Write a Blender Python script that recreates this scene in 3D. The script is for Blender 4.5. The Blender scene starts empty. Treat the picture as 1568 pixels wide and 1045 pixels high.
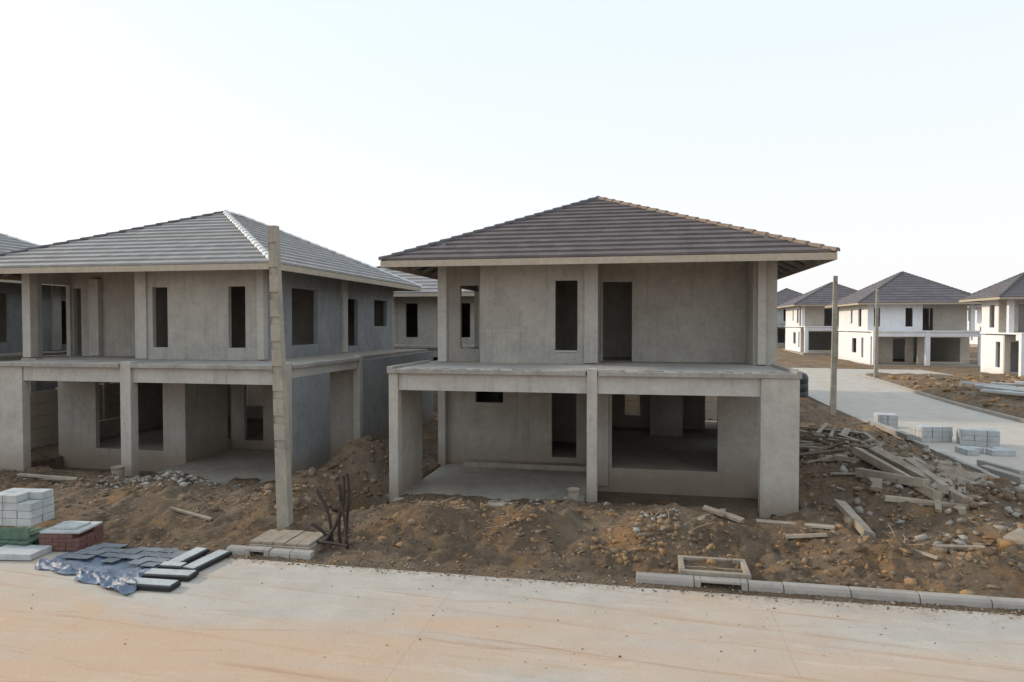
import bpy, bmesh, math, random
import numpy as np
from mathutils import Vector, Matrix, noise as mn
random.seed(7); rng=np.random.default_rng(7)
sc=bpy.context.scene
COL=sc.collection

# ------------------------------------------------------------------ materials
def newmat(name):
    m=bpy.data.materials.new(name); m.use_nodes=True
    nt=m.node_tree; b=nt.nodes["Principled BSDF"]
    return m,nt,b
def N(nt,t,**k):
    n=nt.nodes.new(t)
    for a,v in k.items(): setattr(n,a,v)
    return n
def noise(nt,vec,scale,detail=5,rough=.6,dist=0.0):
    n=N(nt,'ShaderNodeTexNoise'); n.inputs['Scale'].default_value=scale
    n.inputs['Detail'].default_value=detail; n.inputs['Roughness'].default_value=rough
    n.inputs['Distortion'].default_value=dist
    nt.links.new(vec,n.inputs['Vector']); return n.outputs['Fac']
def mapping(nt,vec,sc3,loc=(0,0,0)):
    n=N(nt,'ShaderNodeMapping'); n.inputs['Scale'].default_value=sc3; n.inputs['Location'].default_value=loc
    nt.links.new(vec,n.inputs['Vector']); return n.outputs['Vector']
def ramp(nt,fac,lo,hi,a=0.0,b=1.0):
    n=N(nt,'ShaderNodeMapRange'); n.inputs[1].default_value=lo;n.inputs[2].default_value=hi
    n.inputs[3].default_value=a;n.inputs[4].default_value=b
    nt.links.new(fac,n.inputs[0]); return n.outputs[0]
def mix(nt,fac,a,b,mode='MIX'):
    n=N(nt,'ShaderNodeMix',data_type='RGBA',blend_type=mode)
    for s,v in ((n.inputs[0],fac),(n.inputs[6],a),(n.inputs[7],b)):
        if isinstance(v,(tuple,list)): s.default_value=(*v[:3],1)
        elif isinstance(v,(int,float)): s.default_value=v
        else: nt.links.new(v,s)
    return n.outputs[2]
def bump(nt,b,h,strength,dist=.02):
    n=N(nt,'ShaderNodeBump'); n.inputs['Strength'].default_value=strength; n.inputs['Distance'].default_value=dist
    nt.links.new(h,n.inputs['Height']); nt.links.new(n.outputs[0],b.inputs['Normal'])
def pos(nt): return N(nt,'ShaderNodeNewGeometry').outputs['Position']

def m_concrete(name,c1,c2,stain=(.125,.115,.10),sf=.5,rough=.9,mud=0.0,mot=.45):
    m,nt,b=newmat(name); p=pos(nt)
    big=noise(nt,p,.8,7,.7,.3); fine=noise(nt,p,9,6,.7); mid=noise(nt,p,2.6,8,.75,.5)
    col=mix(nt,ramp(nt,big,.40,.60),c1,c2)
    col=mix(nt,ramp(nt,mid,.46,.66,0,mot),col,tuple(x*.66 for x in c2))
    lt=noise(nt,mapping(nt,p,(1,1,1),(31,7,3)),1.7,8,.75,.4)
    col=mix(nt,ramp(nt,lt,.52,.68,0,mot*.8),col,tuple(min(.9,x*1.3) for x in c1))
    st=noise(nt,mapping(nt,p,(3.5,3.5,.25)),1.6,6,.72)
    col=mix(nt,ramp(nt,st,.53,.76,0,sf),col,stain)
    col=mix(nt,ramp(nt,fine,.4,.75,0,.35),col,tuple(min(.9,x*1.25) for x in c1))
    if mud>0:
        sep=N(nt,'ShaderNodeSeparateXYZ'); nt.links.new(p,sep.inputs[0])
        mm=N(nt,'ShaderNodeMath',operation='MULTIPLY_ADD'); nt.links.new(fine,mm.inputs[0]); mm.inputs[1].default_value=-1.1
        nt.links.new(sep.outputs[2],mm.inputs[2])
        col=mix(nt,ramp(nt,mm.outputs[0],-.4,.5,mud,0),col,(.25,.18,.115))
    nt.links.new(col,b.inputs['Base Color']); b.inputs['Roughness'].default_value=rough
    b.inputs['Specular IOR Level'].default_value=.2
    bump(nt,b,noise(nt,p,28,7,.7),.45,.01)
    return m
M_wall=m_concrete('raw_concrete',(.415,.388,.340),(.345,.322,.282),mud=.7,sf=.45,mot=.36)
M_wall_shade=m_concrete('raw_concrete_shade',(.295,.305,.305),(.235,.245,.25),mud=.7,sf=.5)  # raw concrete again, with bluish sky-lit shade put into the colour
M_col=m_concrete('column_concrete',(.47,.44,.39),(.40,.375,.335),mud=.7,sf=.35,mot=.35)
M_beam=m_concrete('beam_concrete',(.50,.475,.43),(.43,.41,.37),sf=.45,mot=.3)
M_ledge=m_concrete('ledge_concrete',(.38,.36,.325),(.29,.27,.24),sf=.65)
M_floor=m_concrete('floor_concrete',(.38,.34,.285),(.30,.265,.22),sf=.4,stain=(.16,.12,.08))
M_white=m_concrete('primer_white',(.80,.81,.82),(.72,.73,.74),stain=(.45,.44,.42),sf=.3,mud=.4,mot=.12)
M_beige=m_concrete('primer_beige',(.62,.565,.49),(.52,.475,.41),stain=(.3,.27,.22),sf=.4,mud=.5,mot=.2)
M_kerb=m_concrete('kerb_concrete',(.43,.425,.405),(.34,.335,.32),sf=.55,mot=.35,mud=.35)
M_pole=m_concrete('pole_concrete',(.38,.345,.285),(.30,.27,.22),stain=(.12,.11,.09),sf=.6)
M_block=m_concrete('block_grey',(.50,.51,.50),(.40,.42,.42),sf=.4,mot=.3)
M_rub=m_concrete('rubble_concrete',(.36,.31,.25),(.25,.205,.155),stain=(.16,.12,.08),sf=.7)
M_fence=m_concrete('fence_beige',(.50,.42,.33),(.42,.36,.28),sf=.4,mot=.2)
def m_plain(name,c,rough=.7,var=.25,metal=0,scale=6):
    m,nt,b=newmat(name); p=pos(nt)
    col=mix(nt,ramp(nt,noise(nt,p,scale,5,.7),.3,.7),tuple(x*(1-var) for x in c),tuple(min(1,x*(1+var)) for x in c))
    nt.links.new(col,b.inputs['Base Color']); b.inputs['Roughness'].default_value=rough; b.inputs['Metallic'].default_value=metal
    bump(nt,b,noise(nt,p,40,4),.15,.005)
    return m
M_fascia=m_plain('fascia_cream',(.42,.355,.27),.6,.15)
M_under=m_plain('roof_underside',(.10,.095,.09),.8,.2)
M_rafter=m_plain('steel_rafter',(.27,.26,.25),.5,.15)
M_cap_d=m_plain('ridge_cap_dark',(.08,.075,.08),.65,.2)
M_cap_b=m_plain('ridge_mortar',(.23,.17,.125),.8,.3)
M_cap_l=m_plain('ridge_cap_light',(.62,.62,.60),.5,.12)
M_wood=m_plain('old_timber',(.30,.24,.17),.85,.35)
M_woodg=m_plain('green_crate',(.10,.16,.11),.8,.3)
M_brick=m_plain('red_tiles',(.16,.08,.065),.8,.35,scale=25)
M_black=m_plain('black_plastic',(.012,.013,.016),.45,.2)
M_dark=m_plain('dark_edge_and_hole_shade',(.014,.014,.016),.6,.3)  # near-black: real panel edges, and painted shade in holes and pits
M_rust=m_plain('rusty_steel',(.04,.027,.021),.8,.4)
M_slate=m_plain('slate_panel',(.20,.215,.235),.45,.3,scale=3)

def m_roof(name,c,rough,spec):
    m,nt,b=newmat(name); p=pos(nt)
    at=N(nt,'ShaderNodeAttribute',attribute_name='var')
    col=mix(nt,at.outputs['Fac'],tuple(x*.88 for x in c),tuple(x*1.12 for x in c))
    col=mix(nt,ramp(nt,noise(nt,p,1.3,6,.7),.45,.75,0,.3),col,(.24,.20,.165))
    nt.links.new(col,b.inputs['Base Color']); b.inputs['Roughness'].default_value=rough
    b.inputs['Specular IOR Level'].default_value=spec
    bump(nt,b,noise(nt,p,30,4),.2,.006)
    return m
M_roof=m_roof('roof_tile_brown_grey',(.125,.104,.100),.7,.22)
M_roofL=m_roof('roof_tile_grey',(.27,.26,.25),.5,.4)
M_rooff=m_roof('roof_tile_slate',(.125,.115,.125),.7,.2)

def m_soil():
    m,nt,b=newmat('soil'); p=pos(nt)
    n1=noise(nt,p,.35,6,.65); n2=noise(nt,p,2.2,8,.75); n3=noise(nt,p,14,6,.75)
    col=mix(nt,ramp(nt,n1,.38,.62),(.20,.142,.095),(.285,.222,.158))
    col=mix(nt,ramp(nt,n2,.44,.68,0,.8),col,(.12,.086,.058))
    or_=noise(nt,mapping(nt,p,(1,1,1),(13,5,0)),.9,8,.75)
    col=mix(nt,ramp(nt,or_,.53,.64,0,.75),col,(.41,.235,.105))
    col=mix(nt,ramp(nt,n3,.54,.8,0,.7),col,(.43,.34,.24))
    nt.links.new(col,b.inputs['Base Color']); b.inputs['Roughness'].default_value=1
    b.inputs['Specular IOR Level'].default_value=.1
    a=N(nt,'ShaderNodeMath',operation='ADD'); nt.links.new(noise(nt,p,7,9,.75),a.inputs[0]); nt.links.new(noise(nt,p,35,6,.8),a.inputs[1])
    bump(nt,b,a.outputs[0],1.0,.07)
    return m
M_soil=m_soil()
def m_attr(name,rough=1):
    m,nt,b=newmat(name); p=pos(nt)
    at=N(nt,'ShaderNodeAttribute',attribute_name='col')
    col=mix(nt,ramp(nt,noise(nt,p,18,6,.75),.3,.7,0,.55),at.outputs['Color'],(.13,.095,.065))
    nt.links.new(col,b.inputs['Base Color']); b.inputs['Roughness'].default_value=rough
    b.inputs['Specular IOR Level'].default_value=.1
    bump(nt,b,noise(nt,p,40,6,.75),.9,.03)
    return m
M_clod=m_attr('clods')
def m_road(name,side=False):
    m,nt,b=newmat(name); p=pos(nt)
    sep=N(nt,'ShaderNodeSeparateXYZ'); nt.links.new(p,sep.inputs[0])
    base=mix(nt,ramp(nt,noise(nt,p,1.1,8,.7),.35,.65),(.42,.385,.335),(.50,.465,.41))
    if side:
        col=mix(nt,ramp(nt,noise(nt,mapping(nt,p,(.8,.12,1)),1.5,6,.6),.45,.7,0,.5),base,(.44,.36,.28))
        col=mix(nt,ramp(nt,noise(nt,p,3,6,.7),.5,.75,0,.3),col,(.58,.56,.52))
        nt.links.new(col,b.inputs['Base Color']); b.inputs['Roughness'].default_value=.9; b.inputs['Specular IOR Level'].default_value=.2
        return m
    mud=noise(nt,mapping(nt,p,(.12,.45,1)),1.6,7,.6,.6)
    yy=ramp(nt,sep.outputs[1],11.5,7.0,-.14,.22)
    a=N(nt,'ShaderNodeMath',operation='ADD'); nt.links.new(mud,a.inputs[0]); nt.links.new(yy,a.inputs[1])
    col=mix(nt,ramp(nt,a.outputs[0],.40,.70,0,.85),base,(.54,.375,.25))
    wr=N(nt,'ShaderNodeVectorRotate',rotation_type='Z_AXIS'); wr.inputs['Angle'].default_value=.10
    nt.links.new(p,wr.inputs['Vector'])
    st=noise(nt,mapping(nt,wr.outputs[0],(.10,3.2,1)),1.5,7,.65,.8)
    col=mix(nt,ramp(nt,st,.56,.68,0,.6),col,(.38,.23,.14))
    wr2=N(nt,'ShaderNodeVectorRotate',rotation_type='Z_AXIS'); wr2.inputs['Angle'].default_value=-.16
    nt.links.new(p,wr2.inputs['Vector'])
    s3=noise(nt,mapping(nt,wr2.outputs[0],(.16,5.0,1),(9,1,0)),1.3,7,.65,.5)
    col=mix(nt,ramp(nt,s3,.60,.70,0,.45),col,(.34,.215,.135))
    st2=noise(nt,mapping(nt,p,(.3,1.5,1),(4,2,0)),2.2,7,.7,.4)
    col=mix(nt,ramp(nt,st2,.56,.72,0,.4),col,(.64,.59,.51))
    grn=noise(nt,p,26,8,.8)
    col=mix(nt,ramp(nt,grn,.48,.8,0,.5),col,(.28,.22,.165))
    dirt=noise(nt,p,3.5,8,.75,.5)
    edge=ramp(nt,sep.outputs[1],10.2,11.6,-.25,.12)
    a2=N(nt,'ShaderNodeMath',operation='ADD'); nt.links.new(dirt,a2.inputs[0]); nt.links.new(edge,a2.inputs[1])
    col=mix(nt,ramp(nt,a2.outputs[0],.50,.70,0,.65),col,(.31,.235,.165))
    def joint(sock,period,off,w):
        x=N(nt,'ShaderNodeMath',operation='MULTIPLY_ADD'); nt.links.new(sock,x.inputs[0]); x.inputs[1].default_value=1/period; x.inputs[2].default_value=off
        f=N(nt,'ShaderNodeMath',operation='FRACT'); nt.links.new(x.outputs[0],f.inputs[0])
        c=N(nt,'ShaderNodeMath',operation='LESS_THAN'); nt.links.new(f.outputs[0],c.inputs[0]); c.inputs[1].default_value=w/period
        return c.outputs[0]
    j=joint(sep.outputs[0],5.0,.62,.014)
    j2=N(nt,'ShaderNodeMath',operation='MULTIPLY'); nt.links.new(j,j2.inputs[0]); nt.links.new(ramp(nt,grn,.4,.6,.08,.4),j2.inputs[1])
    col=mix(nt,j2.outputs[0],col,(.20,.16,.12))
    nt.links.new(col,b.inputs['Base Color']); b.inputs['Roughness'].default_value=.9
    b.inputs['Specular IOR Level'].default_value=.2
    bump(nt,b,noise(nt,p,22,9,.75),.6,.014)
    return m
M_road=m_road('road_concrete'); M_road2=m_road('side_road_concrete',True)
def m_tarp():
    m,nt,b=newmat('blue_tarpaulin'); p=pos(nt)
    col=mix(nt,ramp(nt,noise(nt,p,3,6,.7),.35,.65),(.085,.115,.17),(.19,.235,.30))
    nt.links.new(col,b.inputs['Base Color']); b.inputs['Roughness'].default_value=.5
    bump(nt,b,noise(nt,p,9,5,.7,1.0),.6,.03)
    return m
M_tarp=m_tarp()

# ------------------------------------------------------------------ mesh builder
class MB:
    def __init__(s): s.v=[];s.f=[]
    def box(s,x0,x1,y0,y1,z0,z1):
        n=len(s.v)
        s.v+=[(x0,y0,z0),(x1,y0,z0),(x1,y1,z0),(x0,y1,z0),(x0,y0,z1),(x1,y0,z1),(x1,y1,z1),(x0,y1,z1)]
        s.f+=[(n,n+3,n+2,n+1),(n+4,n+5,n+6,n+7),(n,n+1,n+5,n+4),(n+1,n+2,n+6,n+5),(n+2,n+3,n+7,n+6),(n+3,n,n+4,n+7)]
    def obox(s,c,size,rz=0,rx=0,ry=0,jit=0):
        M=Matrix.Rotation(rz,3,'Z')@Matrix.Rotation(ry,3,'Y')@Matrix.Rotation(rx,3,'X')
        n=len(s.v)
        for (i,j,k) in [(-1,-1,-1),(1,-1,-1),(1,1,-1),(-1,1,-1),(-1,-1,1),(1,-1,1),(1,1,1),(-1,1,1)]:
            q=M@Vector((i*size[0]/2+random.uniform(-jit,jit),j*size[1]/2+random.uniform(-jit,jit),k*size[2]/2+random.uniform(-jit,jit)))
            s.v.append((q.x+c[0],q.y+c[1],q.z+c[2]))
        s.f+=[(n,n+3,n+2,n+1),(n+4,n+5,n+6,n+7),(n,n+1,n+5,n+4),(n+1,n+2,n+6,n+5),(n+2,n+3,n+7,n+6),(n+3,n,n+4,n+7)]
    def wall(s,axis,a0,a1,b0,b1,z0,z1,ops=()):
        """wall running along axis ('x' or 'y') a0..a1, thickness b0..b1, with real holes"""
        A=sorted({a0,a1,*[o[0] for o in ops],*[o[1] for o in ops]}); Z=sorted({z0,z1,*[o[2] for o in ops],*[o[3] for o in ops]})
        A=[a for a in A if a0<=a<=a1]; Z=[z for z in Z if z0<=z<=z1]
        def solid(i,j):
            if i<0 or j<0 or i>=len(A)-1 or j>=len(Z)-1: return False
            ca=(A[i]+A[i+1])/2; cz=(Z[j]+Z[j+1])/2
            return not any(o[0]<ca<o[1] and o[2]<cz<o[3] for o in ops)
        def P(a,b,z): return (a,b,z) if axis=='x' else (b,a,z)
        def q(*pts):
            n=len(s.v); s.v+=list(pts); s.f.append((n,n+1,n+2,n+3))
        for i in range(len(A)-1):
            for j in range(len(Z)-1):
                if not solid(i,j): continue
                p,r,z,w=A[i],A[i+1],Z[j],Z[j+1]
                q(P(p,b0,z),P(r,b0,z),P(r,b0,w),P(p,b0,w)); q(P(r,b1,z),P(p,b1,z),P(p,b1,w),P(r,b1,w))
                if not solid(i-1,j): q(P(p,b1,z),P(p,b0,z),P(p,b0,w),P(p,b1,w))
                if not solid(i+1,j): q(P(r,b0,z),P(r,b1,z),P(r,b1,w),P(r,b0,w))
                if not solid(i,j-1): q(P(p,b0,z),P(p,b1,z),P(r,b1,z),P(r,b0,z))
                if not solid(i,j+1): q(P(p,b0,w),P(r,b0,w),P(r,b1,w),P(p,b1,w))
    def obj(s,name,mat,parent=None,bevel=0,smooth=False,fixn=True):
        me=bpy.data.meshes.new(name); me.from_pydata(s.v,[],s.f)
        o=bpy.data.objects.new(name,me); COL.objects.link(o); me.materials.append(mat)
        if fixn:
            bm=bmesh.new(); bm.from_mesh(me); bmesh.ops.recalc_face_normals(bm,faces=bm.faces); bm.to_mesh(me); bm.free()
        if parent: o.parent=parent
        if bevel:
            m=o.modifiers.new('b','BEVEL'); m.width=bevel; m.segments=2
        if smooth:
            for p in me.polygons: p.use_smooth=True
        return o
def empty(name,loc=(0,0,0)):
    e=bpy.data.objects.new(name,None); COL.objects.link(e); e.empty_display_size=.3; return e

def hip_roof(parent,x0,x1,y0,y1,z0,H,mat,ncourse=15,capF=(None,None),capmat=M_cap_d,fascia=True,tw=.34,dxc=0):
    w=(x1-x0)/2; yr0=y0+w; yr1=max(y1-w,yr0+.01); xc=(x0+x1)/2+dxc; wl=xc-x0; wr=x1-xc
    V=[];F=[];var=[]
    def slope(fn,L0a,L0b,L1a,L1b):
        for i in range(ncourse):
            t0=i/ncourse; t1=(i+1)/ncourse
            a0=L0a+(L1a-L0a)*t0;b0=L0b+(L1b-L0b)*t0;a1=L0a+(L1a-L0a)*t1;b1=L0b+(L1b-L0b)*t1
            k0=math.floor(a0/tw)-1; k1=math.ceil(b0/tw)+1; off=(i%2)*tw/2
            for k in range(k0,k1):
                s0=k*tw+off; s1=s0+tw
                p0=min(max(s0,a0),b0);p1=min(max(s1,a0),b0);q0=min(max(s0,a1),b1);q1=min(max(s1,a1),b1)
                if p1-p0<1e-4: continue
                lift=.055+random.uniform(0,.008)
                A=fn(p0,t0);B=fn(p1,t0);C=fn(q1,t1);D=fn(q0,t1); n=len(V)
                V.extend([(A[0],A[1],A[2]+lift),(B[0],B[1],B[2]+lift),(C[0],C[1],C[2]+.006),(D[0],D[1],D[2]+.006),(A[0],A[1],A[2]-.004),(B[0],B[1],B[2]-.004)])
                F.append((n,n+1,n+2,n+3) if q1-q0>1e-4 else (n,n+1,n+2)); F.append((n+4,n+5,n+1,n))
                vv=random.random(); var.extend([vv]*6)
    slope(lambda s,t:(s,y0+t*w,z0+t*H),x0,x1,xc,xc)
    slope(lambda s,t:(s,y1-t*w,z0+t*H),x0,x1,xc,xc)
    slope(lambda s,t:(x0+t*wl,s,z0+t*H),y0,y1,yr0,yr1)
    slope(lambda s,t:(x1-t*wr,s,z0+t*H),y0,y1,yr0,yr1)
    me=bpy.data.meshes.new('roof_tiles'); me.from_pydata(V,[],F); me.materials.append(mat)
    at=me.attributes.new('var','FLOAT','POINT'); at.data.foreach_set('value',var)
    o=bpy.data.objects.new('roof_tiles',me); COL.objects.link(o); o.parent=parent
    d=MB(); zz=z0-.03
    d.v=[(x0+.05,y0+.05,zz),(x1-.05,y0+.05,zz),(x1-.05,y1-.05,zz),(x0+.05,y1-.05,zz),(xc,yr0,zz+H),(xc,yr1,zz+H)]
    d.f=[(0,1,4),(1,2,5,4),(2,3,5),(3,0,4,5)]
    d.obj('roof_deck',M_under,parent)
    r=MB()
    for sgn,xe in ((1,x0),(-1,x1)):
        n=int((y1-y0)/1.0)
        for i in range(n+1):
            y=y0+.1+(y1-y0-.2)*i/n
            if 0<i<n:
                L=1.5; ang=math.atan2(H,w)
                r.obox((xe+sgn*(.1+L/2*math.cos(ang)),y,zz-.10+ (.1+L/2*math.cos(ang))*H/w),(L,.05,.10),0,0,-sgn*ang)
    n=int((x1-x0)/1.0)
    for i in range(1,n):
        x=x0+(x1-x0)*i/n; L=1.5; ang=math.atan2(H,w)
        r.obox((x,y0+.1+L/2*math.cos(ang),zz-.10+(.1+L/2*math.cos(ang))*H/w),(.05,L,.10),0,ang)
    r.obj('rafters',M_rafter,parent)
    if fascia:
        f=MB(); zb=z0-.185; zt=z0-.015
        f.box(x0,x1,y0,y0+.03,zb,zt); f.box(x0,x1,y1-.03,y1,zb,zt)
        f.box(x0,x0+.03,y0+.032,y1-.032,zb,zt); f.box(x1-.03,x1,y0+.032,y1-.032,zb,zt)
        f.obj('fascia',M_fascia,parent)
    def caps(a,b,mat,nm):
        a=Vector(a);b=Vector(b); L=(b-a).length; n=max(2,int(L/.38)); c=MB(); d=(b-a).normalized()
        side=d.cross(Vector((0,0,1))).normalized(); up=side.cross(d).normalized()
        for i in range(n):
            p=a+(b-a)*(i/n); q=a+(b-a)*((i+1.12)/n); base=len(c.v)
            for (pt,R,u) in ((p,.115,.030),(q,.098,.01)):
                for k in range(7):
                    t=math.pi*k/6; w_=pt+side*(math.cos(t)*R)+up*(math.sin(t)*R*.8+u-.02); c.v.append(tuple(w_))
            for k in range(6): c.f.append((base+k,base+k+1,base+8+k,base+7+k))
            c.f.append(tuple(base+k for k in range(7)))
        c.obj(nm,mat,parent)
    fl,fr=capF
    caps((x0,y0,z0),(xc,yr0,z0+H),fl or capmat,'hip_cap'); caps((x1,y0,z0),(xc,yr0,z0+H),fr or capmat,'hip_cap')
    caps((x0,y1,z0),(xc,yr1,z0+H),capmat,'hip_cap'); caps((x1,y1,z0),(xc,yr1,z0+H),capmat,'hip_cap')
    if yr1-yr0>.3: caps((xc,yr0,z0+H),(xc,yr1,z0+H),capmat,'ridge_cap')

# ------------------------------------------------------------------ main house
def house_main():
    E=empty('unfinished_concrete_house')
    hip_roof(E,-6.95,4.45,17.3,29.9,6.08,2.48,M_roof,capF=(M_cap_d,M_cap_b),capmat=M_cap_d,dxc=-.3)
    W=MB()
    W.wall('x',-4.5,-1.4,18.5,18.65,3.3,6.15,[(-2.40,-1.79,3.66,5.56)])
    W.wall('x',-5.7,-4.5,19.3,19.45,3.3,6.15,[(-5.29,-4.74,3.66,5.5)])
    W.wall('y',18.652,19.3,-4.5,-4.38,3.3,6.15)
    W.wall('y',18.652,20.0,-1.4,-1.25,3.3,6.15)
    W.wall('x',-1.40,2.9,20.0,20.15,3.3,6.15,[(-1.2,-.36,3.3,5.6)])
    W.wall('y',18.72,20.0,2.78,2.9,3.3,6.15)
    W.wall('x',3.06,3.34,18.55,18.7,3.3,6.15)
    W.wall('y',18.7,28.7,3.19,3.34,3.3,6.15,[(22,23.5,4.2,5.5)])
    W.wall('y',19.45,28.7,-5.7,-5.55,3.3,6.15,[(20.1,22.6,3.6,5.5),(25,26.5,4.2,5.5)])
    W.wall('x',-5.7,3.34,28.7,28.85,3.3,6.15,[(-4,-2.6,4.1,5.5),(1,2,4.1,5.5)])
    W.wall('x',-3.6,3.19,22.6,22.7,3.3,6.0)  # this partition and the next are added to keep the upper rooms dark
    W.wall('y',19.46,22.6,-3.6,-3.5,3.3,6.0)
    W.wall('x',-6.1,-1.4,19.7,19.85,.1,3.2,[(-4.94,-4.10,2.05,2.65),(-2.65,-1.93,.5,2.75)])
    W.wall('y',18.652,28.7,-1.4,-1.25,.1,3.2)
    W.wall('x',-1.40,3.28,18.5,18.65,-.2,3.2,[(-.86,1.89,.5,2.8)])
    W.wall('x',-1.25,3.1,26.0,26.15,.1,3.2,[(-.72,-.17,.95,2.5),(2.2,2.95,.5,2.5)])
    W.wall('x',.2,1.3,24.2,24.3,.5,3.2)
    W.wall('y',18.652,28.7,3.1,3.25,-.2,3.2,[(22.3,23.4,1.2,2.4)])
    W.wall('y',19.85,28.7,-6.1,-5.95,-.2,3.2)
    W.wall('x',-5.95,-1.4,28.55,28.7,-.2,3.2,[(-4,-3,1.4,2.4)])
    W.wall('x',-3.4,-1.4,22.4,22.5,.5,3.2)
    W.wall('y',15.76,17.5,-6.0,-5.86,-.6,2.79)
    W.obj('walls',M_wall,E)
    C=MB()
    C.box(-5.72,-5.47,18.47,18.75,3.322,6.1)
    C.box(-1.6,-1.24,18.44,18.64,3.322,6.1)
    C.box(2.86,3.06,18.47,18.72,3.322,6.1)
    C.box(-6.03,-5.80,15.50,15.755,-.9,3.195)
    C.box(-1.28,-1.05,15.46,15.70,-.3,3.36)
    C.box(2.47,3.26,15.46,15.74,-.3,3.195)
    C.box(-1.30,-.95,18.44,18.64,.0,3.19) ; C.box(-6.02,-5.8,19.45,19.69,.0,3.19)
    C.obj('columns',M_col,E,bevel=.008)
    B=MB()
    B.box(-5.8,-1.28,15.55,15.74,2.79,3.2); B.box(-1.05,2.47,15.55,15.74,2.79,3.2)
    B.box(-6.0,-5.85,15.76,19.4,2.80,3.2); B.box(3.08,3.23,15.76,18.5,2.80,3.2); B.box(-1.25,-1.08,15.76,18.44,2.80,3.19)
    B.obj('beams',M_beam,E,bevel=.006)
    B=MB()
    B.box(-6.05,-1.31,15.43,18.498,3.2,3.30); B.box(-1.02,3.30,15.43,18.43,3.2,3.30); B.box(-1.31,-1.02,15.71,18.43,3.2,3.3)
    B.box(-6.05,-5.93,15.43,18.4,3.3,3.36);B.box(3.18,3.30,15.43,18.4,3.3,3.36)
    B.obj('terrace_ledge',M_ledge,E,bevel=.006)
    Fl=MB()
    Fl.box(-5.86,-1.41,15.2,19.69,-.6,.20); Fl.box(-1.24,3.09,18.66,28.5,.0,.5); Fl.box(-5.94,-1.41,19.86,28.5,.0,.5)
    Fl.box(-6.08,3.32,18.66,28.8,3.203,3.3)
    Fl.box(-5.2,-1.42,19.3,19.69,.2,.34)
    Fl.obj('floor_slabs',M_floor,E)
    D=MB(); D.box(2.70,2.79,15.455,15.459,.16,.26); D.obj('drain_hole_shade',M_dark,E)  # thin dark plate, paints the shade of a small hole
    G=MB(); G.box(-4.5,-3.28,18.492,18.499,4.19,4.205); G.box(-2.4,-1.79,18.47,18.62,3.62,3.66);G.obj('sill_lines',M_beam,E)
    # horizontal pour line and rough mortar ridges on the terrace edge
    R=MB()
    for i in range(60):
        x=random.uniform(-6,3.2); R.obox((x,15.46+random.random()*.25,3.305),(random.uniform(.05,.3),random.uniform(.02,.07),random.uniform(.02,.05)),random.uniform(-.3,.3),jit=.01)
    R.obj('mortar_droppings',M_ledge,E)
    return E
house_main()

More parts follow.
